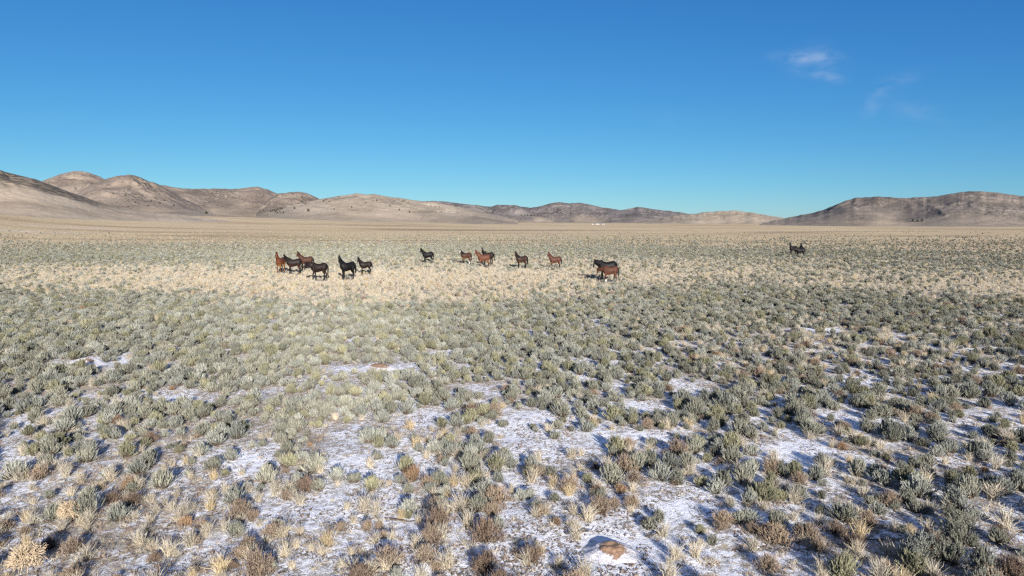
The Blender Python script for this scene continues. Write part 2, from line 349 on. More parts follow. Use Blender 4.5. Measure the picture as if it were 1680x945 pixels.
def build_hill(name, pts, dist, wf, wb, mat, seed, gul=.25, nu=420, nv=120, foot_at=.55, foot_w=.45):
    """pts: crest as (photo column, photo row); dist: metres away (or a list); wf/wb: width of the near / far flank in metres"""
    xs = np.array([p[0] for p in pts], float); ys = np.array([p[1] for p in pts], float)
    ds = np.array([p[2] for p in pts], float) if len(pts[0]) > 2 else np.full(len(pts), float(dist))
    u = np.linspace(xs[0], xs[-1], nu)
    # smooth interpolation of the crest
    yy = np.interp(u, xs, ys); k = max(3, int(nu * 5 / (xs[-1] - xs[0]))) | 1
    ker = np.hanning(k + 2)[1:-1]; ker /= ker.sum()
    yy = np.convolve(np.pad(yy, k // 2, mode='edge'), ker, mode='valid')
    yy = yy + (fbm(u / 9, u * 0, seed, 3) - .5) * 1.6
    dd = np.interp(u, xs, ds)
    CX = np.zeros(nu); CY = np.zeros(nu); CZ = np.zeros(nu)
    for i in range(nu): CX[i], CY[i], CZ[i] = at_dist(u[i], yy[i], dd[i])
    v = np.concatenate([-np.linspace(1, 0, nv) ** 1.4, np.linspace(0, 1, nv // 2)[1:] ** 1.3])
    U, Vv = np.meshgrid(np.arange(nu), v)
    rad = np.hypot(CX, CY); ux = CX / rad; uy = CY / rad
    s_along = rad * np.arctan2(CX, CY)
    S = s_along[U]; off = np.where(Vv < 0, Vv * wf, Vv * wb)
    warp = 1 + .35 * (fbm(S / (wf * .5), off * 0, seed + 5, 3) - .5) * 2
    off = off * np.where(Vv < 0, warp, 1)
    X = (rad[U] + off) * ux[U]; Y = (rad[U] + off) * uy[U]
    base = ground_z(X, Y) - 1.5
    t = np.abs(Vv)
    prof = sstep(1 - t) ** 1.25
    gl = wf * .28
    Sw = S + (fbm(S / 90, off / 70, seed + 13, 3) - .5) * 120; rid = 1 - np.abs(fbm((Sw + off * .5) / gl, (off + Sw * .2) / (gl * 1.5), seed + 9, 4, .55) * 2 - 1) * 2
    env = np.clip(t * 5, 0, 1) * np.clip((1 - t) * 1.6, 0, 1)
    H = CZ[U] - base
    prof = prof * (1 + gul * .6 * (rid - .55) * env)
    Z = base + np.maximum(H, 0) * prof + (fbm(X / 14, Y / 14, seed + 3, 3) - .5) * 1.8 * env
    V = np.stack([X, Y, Z], -1).reshape(-1, 3)
    foot = sstep((t * (1 + .7 * (fbm(X / 60, Y / 60, seed + 21, 4) - .5)) - foot_at + .10) / foot_w)
    foot = np.maximum(foot, 1 - sstep((H * 1.0 / max(H.max(), 1) - .12) / .22))
    n2 = len(v); i = np.arange(nu - 1); J = np.arange(n2 - 1)[:, None] * nu
    Q = np.stack([J + i, J + i + 1, J + nu + i + 1, J + nu + i], -1).reshape(-1, 4)
    me = mesh_np('hill', V, Q, None, True); at = me.attributes.new('foot', 'FLOAT', 'POINT'); at.data.foreach_set('value', foot.ravel().astype(np.float32))
    link('hill', me, mat, kind='structure')
HM_DARK = hill_material('dark_hill', ((.075, .060, .044), (.140, .112, .082), (.235, .190, .142)), (.035, .036, .026), 5.0, .7, 1.3)
HM_MID = hill_material('mauve_hill', ((.115, .092, .074), (.185, .148, .118), (.265, .217, .170)), (.050, .048, .036), 3.5, .6)  # mauve tint of distance haze is put into the colour
HM_PALE = hill_material('pale_hill', ((.180, .148, .112), (.265, .220, .168), (.340, .286, .220)), (.060, .056, .040), 2.2, .5)
HM_BACK = hill_material('back_hill', ((.080, .072, .074), (.140, .123, .118), (.215, .187, .170)), (.040, .040, .034), 5.0, .7)  # farthest range: haze greyed and mauved into its colours
HM_RIGHT = hill_material('right_hill', ((.090, .076, .066), (.155, .130, .108), (.240, .200, .162)), (.045, .043, .034), 3.0, .65)
build_hill('back_range', [(640, 340), (700, 330), (730, 331), (770, 336), (805, 340), (815, 336), (845, 337), (870, 341), (885, 339), (900, 334), (918, 331), (935, 334), (950, 332.5), (965, 335), (985, 340), (1020, 345), (1045, 340), (1070, 343), (1100, 346), (1130, 351), (1180, 358), (1220, 366)], 3300, 420, 500, HM_BACK, 31, .3, 560)
build_hill('saddle', [(180, 330), (230, 312), (262, 305), (290, 309), (330, 310), (380, 312), (405, 309), (420, 307), (438, 310), (455, 318), (500, 330), (560, 350)], 2700, 620, 500, HM_MID, 41, .3)
build_hill('peak', [(-60, 345), (20, 318), (70, 299), (100, 287), (118, 283.5), (132, 282.5), (150, 286), (172, 295), (230, 315), (300, 340), (330, 356)], 2300, 500, 500, HM_MID, 51, .3)
build_hill('knoll', [(420, 345), (440, 328), (455, 319), (470, 316.5), (490, 315), (502, 317), (515, 322), (530, 330), (560, 345), (590, 358)], 2250, 380, 400, HM_MID, 61, .25)
build_hill('spur_hill', [(90, 345), (120, 322), (150, 304), (172, 296), (195, 291), (212, 288.5), (222, 290), (240, 298), (262, 305), (280, 315), (300, 326), (330, 341), (350, 350), (372, 358)], 1750, 430, 350, HM_MID, 71, .35)
build_hill('pale', [(440, 350), (480, 338), (530, 326), (560, 321), (585, 318), (600, 320), (614, 318.5), (640, 323), (680, 328), (720, 334), (760, 341), (800, 350), (850, 362)], 1700, 430, 400, HM_PALE, 81, .22)
build_hill('small', [(1060, 365), (1090, 356), (1120, 352), (1145, 350), (1170, 347), (1205, 345.5), (1240, 349.5), (1270, 355), (1310, 361), (1370, 367)], 2450, 260, 300, HM_PALE, 91, .2)
build_hill('right', [(1250, 366), (1290, 358), (1320, 352), (1350, 345), (1370, 337), (1390, 329), (1405, 325.5), (1440, 322.5), (1480, 325.5), (1520, 324), (1550, 321), (1580, 316), (1605, 314.5), (1630, 317), (1680, 322), (1760, 332), (1850, 338), (1960, 366)], 1950, 520, 500, HM_RIGHT, 101, .3, 560)
build_hill('near_left', [(-700, 300), (-450, 262), (-250, 240), (-120, 254), (0, 281), (60, 297), (110, 314), (150, 328), (175, 336), (205, 343), (250, 349), (310, 355), (400, 366)], 900, 290, 300, HM_DARK, 111, .2, 500, 120, .40, .16)

# ------------------------------------------------------------------ plants: source meshes
def strips(paths, widths, cross=True):
    """paths: list of (k,3) arrays; widths: list of k widths; ribbon(s) per path"""
    V = []; Q = []; n = 0
    for p, wd in zip(paths, widths):
        k = len(p); d = p[-1] - p[0]; d = d / (np.linalg.norm(d) + 1e-9)
        a = np.cross(d, RNG.normal(size=3)); a /= np.linalg.norm(a) + 1e-9
        b = np.cross(d, a)
        for ax in ((a, b) if cross else (a,)):
            wv = np.asarray(wd)[:, None] * ax * .5
            V.append(p - wv); V.append(p + wv)
            i = np.arange(k - 1)
            Q.append(np.stack([n + i, n + k + i, n + k + i + 1, n + i + 1], -1)); n += 2 * k
    return np.vstack(V), np.vstack(Q)
def quads_at(c, size, aspect=1.0):
    m = len(c); a = RNG.normal(size=(m, 3)); a /= np.linalg.norm(a, axis=1)[:, None]
    b = np.cross(a, RNG.normal(size=(m, 3))); b /= np.linalg.norm(b, axis=1)[:, None]
    a = a * size[:, None] * .5 * aspect; b = b * size[:, None] * .5
    V = np.stack([c - a, c - b, c + a, c + b], 1).reshape(-1, 3)
    return V, np.arange(4 * m).reshape(-1, 4)
def join(parts):
    V = []; Q = []; n = 0
    for v, q in parts: V.append(v); Q.append(q + n); n += len(v)
    return np.vstack(V), np.vstack(Q)
def shoot(base, az, tilt, L, k=4, sag=0.0, curl=-.35):
    """a stem that leaves at 'tilt' from the vertical and straightens up"""
    pts = [np.array(base, float)]
    for i in range(k - 1):
        tl = tilt * (1 + curl * i / (k - 1)) + sag * i
        pts.append(pts[-1] + L / (k - 1) * np.array([math.sin(tl) * math.cos(az), math.sin(tl) * math.sin(az), math.cos(tl)]))
    return np.array(pts)
def sage_meshes(i):
    h = RNG.uniform(.36, .44); R = RNG.uniform(.27, .36); lobes = [(RNG.uniform(0, 6.28), RNG.uniform(.0, .5) * R) for _ in range(RNG.integers(3, 6))]
    sp, sw, lp, lw, lc = [], [], [], [], []
    for _ in range(230):
        la, lr = lobes[RNG.integers(len(lobes))]
        bx, by = lr * math.cos(la) * .5, lr * math.sin(la) * .5
        az = RNG.uniform(0, 6.283); tilt = abs(RNG.normal(0, .55)); tilt = min(tilt, 1.25)
        L = h * RNG.uniform(.72, 1.12) * (1 - .22 * tilt)
        p = shoot((bx + RNG.normal(0, .03), by + RNG.normal(0, .03), 0), az, tilt, L, 5)
        p[:, 0] += (la is not None) * lr * math.cos(la) * .5 * np.linspace(0, 1, 5); p[:, 1] += lr * math.sin(la) * .5 * np.linspace(0, 1, 5)
        sp.append(p[:4]); sw.append(np.array([.010, .008, .006, .004]))
        q = p[2:] ; ww = RNG.uniform(.012, .020)
        lp.append(q); lw.append(np.array([ww * .8, ww, ww * .25]))
        m = 9; tt = RNG.uniform(.3, 1.0, m); c = np.stack([np.interp(tt, np.linspace(0, 1, 5), p[:, a]) for a in range(3)], -1)
        lc.append(c + RNG.normal(0, .011, (m, 3)))
        if RNG.random() < .5:                              # side sprig
            s = shoot(p[3], az + RNG.normal(0, 1.2), RNG.uniform(.1, .6), L * RNG.uniform(.18, .36), 3)
            lp.append(s); lw.append(np.array([ww * .7, ww * .9, ww * .2]))
    lv = strips(lp, lw); c = np.vstack(lc); qv = quads_at(c, RNG.uniform(.016, .032, len(c)), .45)
    return join([lv, qv]), strips(sp, sw)
def brown_meshes(i):
    h = RNG.uniform(.24, .32)
    sp, sw, lp, lw, lc = [], [], [], [], []
    for _ in range(170):
        az = RNG.uniform(0, 6.283); tilt = min(abs(RNG.normal(0, .75)), 1.45)
        L = h * RNG.uniform(.75, 1.1)
        p = shoot((RNG.normal(0, .04), RNG.normal(0, .04), 0), az, tilt, L, 4, 0, -.2)
        sp.append(p); sw.append(np.array([.009, .007, .005, .003]))
        for _k in range(4):
            s0 = p[1] + (p[3] - p[1]) * RNG.uniform(0, 1)
            s = shoot(s0, az + RNG.normal(0, 1.3), RNG.uniform(.0, 1.0), RNG.uniform(.04, .10), 3)
            lp.append(s); lw.append(np.array([.006, .006, .003]))
        m = 5; c = p[2] + (p[3] - p[2]) * RNG.uniform(0, 1.2, m)[:, None]
        lc.append(c + RNG.normal(0, .012, (m, 3)))
    lv = strips(lp, lw); c = np.vstack(lc); qv = quads_at(c, RNG.uniform(.010, .020, len(c)), .6)
    return join([lv, qv]), strips(sp, sw)
def straw_mesh(i, n=210, hh=.31, wd=.0058, spread=.30):
    lp, lw = [], []
    for _ in range(n):
        az = RNG.uniform(0, 6.283); tilt = min(abs(RNG.normal(0, spread)), 1.3); L = hh * RNG.uniform(.45, 1.1)
        a2 = RNG.uniform(0, 6.283); rb = RNG.uniform(0, .07)
        if RNG.random() < .18: tilt = RNG.uniform(.9, 1.5); L *= .6        # broken and matted blades
        p = shoot((rb * math.cos(a2), rb * math.sin(a2), -.01), az + RNG.normal(0, .5), tilt, L, 5, RNG.uniform(0, .30), 0)
        p[3:] += RNG.normal(0, .012, (2, 3))
        lp.append(p); lw.append(np.array([wd, wd, wd, wd * .8, wd * .2]))
    return strips(lp, lw, cross=False)
def tumble_mesh():
    lp, lw = [], []
    for _ in range(900):
        az = RNG.uniform(0, 6.283); tilt = RNG.uniform(0, 1.9)
        d = np.array([math.sin(tilt) * math.cos(az), math.sin(tilt) * math.sin(az), math.cos(tilt)])
        s0 = np.array([0, 0, .12]) + d * RNG.uniform(.02, .12) * np.array([1.2, 1.0, .8])
        p = [s0]; dd = d.copy()
        for _k in range(3):
            dd = dd + RNG.normal(0, .8, 3); dd /= np.linalg.norm(dd); p.append(p[-1] + dd * RNG.uniform(.02, .045))
        lp.append(np.array(p)); lw.append(np.array([.0065, .006, .005, .0025]))
    return strips(lp, lw)
def as_mesh(name, vq, mat):
    me = mesh_np(name, vq[0], vq[1]); me.materials.append(mat); return me
SAGE_V = []; BROWN_V = []; STRAW_V = []; LOW_V = []
for i, tn in enumerate(SAGE_T):
    a, b = sage_meshes(i); SAGE_V.append((as_mesh('sagebrush', a, M_SAGES[tn]), as_mesh('woody_stem', b, M_TWIG)))
for i, tn in enumerate(BROWN_T):
    a, b = brown_meshes(i); BROWN_V.append((as_mesh('dry_shrub', a, M_BROWNS[tn]), as_mesh('woody_stem', b, M_TWIG)))
for i, tn in enumerate(STRAW_T): STRAW_V.append((as_mesh('bunchgrass', straw_mesh(i), M_STRAWS[tn]), None))
for i in range(4): LOW_V.append((as_mesh('short_grass', straw_mesh(i, 60, .12, .005, .85), M_BROWNS['grey-brown'] if i % 2 else M_STRAWS['pale grey' if i else 'straw']), None))

# ------------------------------------------------------------------ where the plants stand
def candidates(cell, rmin, rmax, half=D2R(43)):
    xm = rmax * math.sin(half)
    gx = np.arange(-xm, xm, cell); gy = np.arange(rmin * .8, rmax, cell)
    X, Y = np.meshgrid(gx, gy); X = X.ravel() + RNG.uniform(-.5, .5, X.size) * cell * .95; Y = Y.ravel() + RNG.uniform(-.5, .5, Y.size) * cell * .95
    r = np.hypot(X, Y); k = (r > rmin) & (r < rmax) & (np.abs(X) < np.tan(half) * Y + 1.5)
    return X[k], Y[k]
KEEP_OUT = []                                           # (x, y, radius) things that must not be buried: horses, mounds
def clear_of(x, y, extra=0):
    k = np.ones(len(x), bool)
    for a, b, r in KEEP_OUT: k &= (x - a) ** 2 + (y - b) ** 2 > (r + extra) ** 2
    return k
# horses: photo column/row of the feet, heading (deg, +X = 0), size, and how they look
HORSES = [
 # px, py, heading, scale, coat, neck pitch, neck yaw, head pitch, label, extras
 (461, 447, 262, 1.06, 'bay', 62, 10, 66, 'golden bay horse facing the camera at the left end of the herd', {}),
 (483, 449.5, 196, 1.04, 'darkbay', 44, 62, 62, 'dark bay horse with a white snip beside the golden bay facing the camera', {'blaze': .3}),
 (503, 443, 192, 1.02, 'bay2', 56, 55, 60, 'reddish bay horse standing behind two darker horses with raised head', {}),
 (524, 461.5, 184, 1.04, 'seal', 16, 62, 68, 'dark brown horse with lowered neck in front of the reddish bay', {}),
 (571, 459.5, 222, 1.06, 'black', 60, 34, 64, 'black horse standing alone turned three-quarters to the camera', {}),
 (600, 450.5, 204, .88, 'seal', 54, 48, 62, 'small dark young horse standing right of the three-quarter black horse', {}),
 (702, 432, 186, 1.0, 'black', 52, 55, 60, 'lone black horse in profile in the gap between the two bigger groups', {}),
 (765, 433, 204, .97, 'bay3', 50, 48, 62, 'bay horse with a wide white blaze and dark rump', {'blaze': 1, 'sock': (2,)}),
 (794, 438.5, 184, 1.04, 'bay4', 50, 45, 56, 'light bay horse hiding the body of a dark horse', {}),
 (801, 434, 198, 1.04, 'seal', 56, 62, 62, 'dark horse with a white forehead looking over the light bay', {'blaze': .35}),
 (856, 440, 200, .98, 'darkbay2', 56, 50, 60, 'dark bay horse facing left with a tan belly, alone before the red bay', {}),
 (911, 440.5, 189, .97, 'redbay', 56, 45, 58, 'plain red bay horse in profile standing alone between single and paired horses', {}),
 (996, 461.5, 182, 1.17, 'black', 20, 55, 62, 'black horse standing close behind a red bay with white socks', {}),
 (1001, 464, 176, .95, 'redbay', -6, -38, 72, 'red bay horse with white socks and low head in front of a black horse', {'sock': (0, 2)}),
 (1301, 418, 197, .98, 'black', 60, 50, 64, 'black horse facing left, first of the distant group of three', {}),
 (1314, 416, 238, .92, 'black', 64, 30, 64, 'black horse half hidden behind another in the distant group of three', {}),
 (1313, 422.5, 183, .98, 'black', 8, 8, 45, 'black horse with low neck nearest of the distant group of three', {}),
]
for h in HORSES:
    hx, hy = at_ground(h[0], h[1]); KEEP_OUT.append((hx, hy, .55))
    a = D2R(h[2]); 
    for q_ in (1, 2, 3): KEEP_OUT.append((hx * (1 - q_ * .55 / math.hypot(hx, hy)), hy - q_ * .55, .62))
    for s in (-.6, .6): KEEP_OUT.append((hx + s * math.cos(a) * h[3], hy + s * math.sin(a) * h[3], .45))
MOUND = at_ground(1003, 905); MOUND_B = at_ground(620, 605); MOUND_C = at_ground(141, 600)
KEEP_OUT += [(*MOUND, .62), (*MOUND_B, .5), (*MOUND_C, .4)]
for k in (1, 2, 3): KEEP_OUT.append((MOUND[0] + .05 * k, MOUND[1] - .42 * k, .40))   # nothing tall between the mound and the lens

def scatter(tab, cell_far, seed, pmax, kclump):
    xs, ys = [], []
    for (c, r0, r1, dens) in cell_far:
        x, y = candidates(c, r0, r1)
        d = cmap(tab, x, y)
        cl = fbm(x / kclump, y / kclump, seed, 3)
        wv_ = .3 + .4 * sstep((np.hypot(x, y) - 50) / 80); cl = cl * (1 - wv_) + wv_ * np.clip(fbm(x / 30, y / 7, seed + 7, 4) * 3.4 - 1.3, 0, 1); fine = fbm(x / .9, y / .9, seed + 40, 2)
        p = np.clip(d ** 1.5 * 1.3 * (0.35 + 1.3 * cl), 0, 1) * dens
        p = p * np.where(fine > .36, 1.0, .35)
        p = p * (1 - .93 * np.clip(openings(x, y) * 1.3, 0, 1)) * pmax
        k = (RNG.random(len(x)) < p) & clear_of(x, y)
        xs.append(x[k]); ys.append(y[k])
    return np.concatenate(xs), np.concatenate(ys)
sx, sy = scatter(SAGE, ((.345, 7.5, 60, 1.0), (.48, 60, 150, 1.0), (.85, 150, 330, .9), (1.4, 330, 600, .7)), 100, 1.0, 3.5)
bx, by = scatter(BROWN, ((.44, 7.5, 60, .46), (.8, 60, 200, .6)), 200, 1.0, 2.5)
gx, gy = scatter(STRAW, ((.30, 7.5, 40, .50), (.36, 40, 110, .75), (.8, 110, 400, .9), (1.7, 400, 1000, .9)), 300, 1.0, 2.0)
lx, ly = scatter(np.clip(STRAW * .6 + .4, 0, 1), ((.16, 7.5, 30, .55), (.30, 30, 115, .9)), 400, 1.0, 1.5)
print('plants', len(sx), len(bx), len(gx), len(lx))

def attrs(x, y, smin, smax, hvar=.15):
    n = len(x); s = (smin + (smax - smin) * RNG.random(n) ** 1.5) * (0.8 + .4 * fbm(x / 6, y / 6, 77, 2)); r = np.hypot(x, y)
    s = s * (1 + .25 * sstep((r - 110) / 250)) * (1 + .3 * sstep((r - 350) / 500))
    z = ground_z(x, y) - .015
    rot = np.stack([RNG.normal(0, .07, n), RNG.normal(0, .07, n), RNG.uniform(0, 6.283, n)], -1)
    sc = np.stack([s, s * RNG.uniform(.9, 1.1, n), s * RNG.uniform(1 - hvar, 1 + hvar, n)], -1)
    return z, rot, sc

def in_view(x, y, z):
    px, py = project(x, y, z + .2); return (px > -15) & (px < 1695) & (py < 975)

def zone(px, py):
    cols = ['at the left edge', 'in the left third', 'left of the middle', 'in the middle', 'right of the middle', 'in the right third', 'at the right edge']
    col = cols[int(np.clip((px + 10) / 243, 0, 6))]
    row = 'at bottom' if py > 905 else 'near bottom' if py > 845 else 'lower foreground' if py > 790 else 'upper foreground' if py > 735 else 'mid-foreground'
    return row, col
def near_to(x, y):
    """what stands right beside a plant"""
    for (mx_, my_), w_ in ((MOUND, 'by the big orange mound'),):
        if math.hypot(x - mx_, y - my_) < 1.1: return w_
    def cnt(ax, ay, r): return int(((ax - x) ** 2 + (ay - y) ** 2 < r * r).sum())
    s_, b_, g_ = cnt(sx, sy, .62), cnt(bx, by, .55), cnt(gx, gy, .5)
    return s_, b_, g_
def place_kind(name, label_fn, cat, group, variants, x, y, smin, smax, stuff_name, stuff_label, tones_, keep=296):
    z, rot, sc = attrs(x, y, smin, smax)
    vis = in_view(x, y, z); r = np.hypot(x, y)
    order = np.argsort(np.where(vis, r, 1e9)); ind = order[:keep]
    ind_set = np.zeros(len(x), bool); ind_set[ind] = True
    var = RNG.integers(0, len(variants), len(x))
    roots = [None] * len(variants)
    for j in ind:
        v = int(var[j]); body, stem = variants[v]
        o = link(name, body, category=cat, group=group)
        o.location = (x[j], y[j], z[j]); o.rotation_euler = rot[j]; o.scale = sc[j]
        px, py = project(x[j], y[j], z[j])
        o['label'] = label_fn(float(px), float(py), float(sc[j][0]), float(sc[j][2] / sc[j][0]), float(x[j]), float(y[j]), tones_[v])
        if stem is not None: link('woody_stem', stem, parent=o)
        if roots[v] is None: roots[v] = o
    rest = ~ind_set
    mass(stuff_name, stuff_label, variants, roots, x[rest], y[rest], z[rest], rot[rest], sc[rest], var[rest])
    return ind
def mass(name, label, variants, roots, x, y, z, rot, sc, var):
    """every further plant of a kind: one object that repeats the plants already standing in front"""
    me = bpy.data.meshes.new(name); n = len(x); me.vertices.add(n)
    me.vertices.foreach_set('co', np.stack([x, y, z], -1).astype(np.float32).ravel())
    a = me.attributes.new('rot', 'FLOAT_VECTOR', 'POINT'); a.data.foreach_set('vector', rot.astype(np.float32).ravel())
    a = me.attributes.new('scl', 'FLOAT_VECTOR', 'POINT'); a.data.foreach_set('vector', sc.astype(np.float32).ravel())
    a = me.attributes.new('idx', 'INT', 'POINT'); a.data.foreach_set('value', var.astype(np.int32))
    o = link(name, me, kind='stuff', label=label)
    ng = bpy.data.node_groups.new(name, 'GeometryNodeTree')
    ng.interface.new_socket('Geometry', in_out='INPUT', socket_type='NodeSocketGeometry'); ng.interface.new_socket('Geometry', in_out='OUTPUT', socket_type='NodeSocketGeometry')
    gi = ng.nodes.new('NodeGroupInput'); go = ng.nodes.new('NodeGroupOutput')
    inst = ng.nodes.new('GeometryNodeInstanceOnPoints'); inst.inputs['Pick Instance'].default_value = True
    outs = []
    for v, (body, stem) in enumerate(variants):
        src = [roots[v]] + [c for c in roots[v].children]
        jn = ng.nodes.new('GeometryNodeJoinGeometry')
        for s_ in reversed(src):
            oi = ng.nodes.new('GeometryNodeObjectInfo'); oi.transform_space = 'ORIGINAL'; oi.inputs['Object'].default_value = s_
            ng.links.new(oi.outputs['Geometry'], jn.inputs[0])
        g2 = ng.nodes.new('GeometryNodeGeometryToInstance'); ng.links.new(jn.outputs[0], g2.inputs[0]); outs.append(g2.outputs[0])
    jj = ng.nodes.new('GeometryNodeJoinGeometry')
    for s_ in reversed(outs): ng.links.new(s_, jj.inputs[0])
    def attr(nm, ty):
        n_ = ng.nodes.new('GeometryNodeInputNamedAttribute'); n_.data_type = ty; n_.inputs['Name'].default_value = nm; return n_.outputs[0]
    e2r = ng.nodes.new('FunctionNodeEulerToRotation'); ng.links.new(attr('rot', 'FLOAT_VECTOR'), e2r.inputs[0])
    ng.links.new(gi.outputs[0], inst.inputs['Points']); ng.links.new(jj.outputs[0], inst.inputs['Instance'])
    ng.links.new(attr('idx', 'INT'), inst.inputs['Instance Index']); ng.links.new(e2r.outputs[0], inst.inputs['Rotation'])
    ng.links.new(attr('scl', 'FLOAT_VECTOR'), inst.inputs['Scale']); ng.links.new(inst.outputs[0], go.inputs[0])
    md = o.modifiers.new('plants', 'NODES'); md.node_group = ng
    return o

def lab(word, k):
    def f(px, py, s, a, x, y, tn):
        row, col = zone(px, py); sz = 'small' if s < .72 else 'big' if s > .92 else 'medium'; sh = 'squat ' if a < .93 else 'tall ' if a > 1.07 else ''
        nb = near_to(x, y)
        if isinstance(nb, tuple):
            nb = list(nb); nb[k] -= 1
            nb = 'alone' if sum(nb) == 0 else 'amid neighbours' if min(nb) > 0 else 'against sagebrush' if nb[0] >= max(nb[1:]) else 'against a brown shrub' if nb[1] >= nb[2] else 'beside straw grass'
        return f'{sz} {sh}{tn} {word} {nb}, {row} {col}'
    return f
place_kind('sagebrush', lab('sagebrush', 0), 'sagebrush', 'sagebrush bushes standing in the snowy foreground', SAGE_V, sx, sy, .36, 1.0, 'sagebrush_scrub', 'grey-green sagebrush covering the plain behind the foreground bushes', SAGE_T)
place_kind('dry_shrub', lab('shrub', 1), 'shrub', 'dry brown shrubs in the foreground', BROWN_V, bx, by, .4, 1.1, 'dry_brown_scrub', 'dry brown low scrub scattered over the plain', BROWN_T)
place_kind('bunchgrass_tuft', lab('tuft', 2), 'grass tuft', 'tufts of dead bunchgrass in the foreground', STRAW_V, gx, gy, .6, 1.2, 'dry_grass', 'pale dead bunchgrass covering the plain', STRAW_T)
z, rot, sc = attrs(lx, ly, .5, 1.2)
lowroot = []
for me, _ in LOW_V:
    o = link('short_grass', me, kind='stuff', label='short dead grass stubble poking through the thin snow'); lowroot.append(o)
    k = len(lowroot) - 1; near = np.argsort(np.abs(np.hypot(lx, ly) - 11 - k)); j = near[0]; o.location = (lx[j], ly[j], z[j])
mass('short_grass', 'short dead grass stubble poking through the thin snow', LOW_V, lowroot, lx, ly, z, rot, sc, RNG.integers(0, 4, len(lx)))

# litter: bits of twig, leaf and clod lying on snow and soil
n = 110000; a_ = RNG.uniform(-D2R(42), D2R(42), n); r_ = 7.5 + 26 * RNG.random(n) ** 1.2
X = np.sin(a_) * r_; Y = np.cos(a_) * r_; Z = ground_z(X, Y) + .006
k = fbm(X / .5, Y / .5, 500, 3) > .47; X, Y, Z = X[k], Y[k], Z[k]
an = RNG.uniform(0, 6.283, len(X)); L = RNG.uniform(.015, .075, len(X))
P0 = np.stack([X, Y, Z], -1); dv = np.stack([np.cos(an) * L, np.sin(an) * L, RNG.uniform(-.1, .5, len(X)) * L], -1); wv = np.stack([-np.sin(an), np.cos(an), np.zeros(len(X)) + .6], -1) * (RNG.uniform(.004, .014, len(X)))[:, None]
V = np.stack([P0 - dv, P0 - wv, P0 + dv, P0 + wv], 1).reshape(-1, 3)
link('litter', mesh_np('litter', V, np.arange(len(V)).reshape(-1, 4)), M_LITTER, kind='stuff', label='dark bits of twig and leaf lying on the thin snow')

# ------------------------------------------------------------------ horses
def loft(st, n=16, cap=True):
    """st: (centre xyz, half-width, half-height, tangent xyz or None); rings across the path, flattened side to side"""
    P = np.array([a[0] for a in st], float); k = len(P)
    T = np.gradient(P, axis=0); T /= np.linalg.norm(T, axis=1)[:, None]
    V = []; side_prev = None
    for i in range(k):
        side = np.array(st[i][3], float) if len(st[i]) > 3 else np.array([0, 1.0, 0])
        side = side - T[i] * side.dot(T[i]); side /= np.linalg.norm(side)
        up = np.cross(T[i], side)
        a = np.linspace(0, 2 * math.pi, n, endpoint=False)
        V.append(P[i] + np.outer(np.cos(a) * st[i][1], side) + np.outer(np.sin(a) * st[i][2], up))
    V = np.vstack(V); F = []
    for i in range(k - 1):
        for j in range(n): F.append((i * n + j, i * n + (j + 1) % n, (i + 1) * n + (j + 1) % n, (i + 1) * n + j))
    F.append(tuple(range(n))[::-1]); F.append(tuple((k - 1) * n + j for j in range(n)))
    return V, F
def fuse(name, pieces, mat, voxel=.014, smooth=4):
    V = []; F = []; n = 0
    for v, f in pieces:
        V.append(v); F += [tuple(i + n for i in q) for q in f]; n += len(v)
    me = bpy.data.meshes.new(name); me.from_pydata(np.vstack(V).tolist(), [], F); me.update()
    tmp = bpy.data.objects.new(name, me); COL.objects.link(tmp)
    m = tmp.modifiers.new('r', 'REMESH'); m.mode = 'VOXEL'; m.voxel_size = voxel
    m = tmp.modifiers.new('s', 'SMOOTH'); m.factor = .5; m.iterations = smooth
    dg = bpy.context.evaluated_depsgraph_get(); dg.update()
    res = bpy.data.meshes.new_from_object(tmp.evaluated_get(dg)); res.name = name
    bpy.data.objects.remove(tmp); bpy.data.meshes.remove(me)
    res.polygons.foreach_set('use_smooth', np.ones(len(res.polygons), dtype=bool))
    res.materials.clear(); res.materials.append(mat)
    return res
def coat(name, main, belly, points, socks=None):
    """coat colour: main hide, belly, dark lower legs ('points')"""
    m, t, b = new_mat(name, .55); b.inputs['Specular IOR Level'].default_value = .16
    tcn = N(t, 'ShaderNodeTexCoord'); sx_ = N(t, 'ShaderNodeSeparateXYZ'); t.links.new(tcn.outputs['Object'], sx_.inputs[0])
    z = mth(t, 'ADD', sx_.outputs[2], mth(t, 'MULTIPLY', mth(t, 'SUBTRACT', noise(t, tcn.outputs['Object'], 6, 3), .5), .12))
    c = mix(t, mth(t, 'MULTIPLY', mth(t, 'SUBTRACT', .95, z), 5.0, clamp=True), main, belly)
    c = mix(t, mth(t, 'MULTIPLY', mth(t, 'SUBTRACT', .60, z), 6.0, clamp=True), c, points)
    c = mix(t, .35, c, ramp(t, noise(t, tcn.outputs['Object'], 14, 4, .6), [(.3, (.6, .6, .6)), (.7, (1.3, 1.3, 1.3))]), 'MULTIPLY')
    t.links.new(c, b.inputs['Base Color']); return m
BLK = (.006, .005, .005)
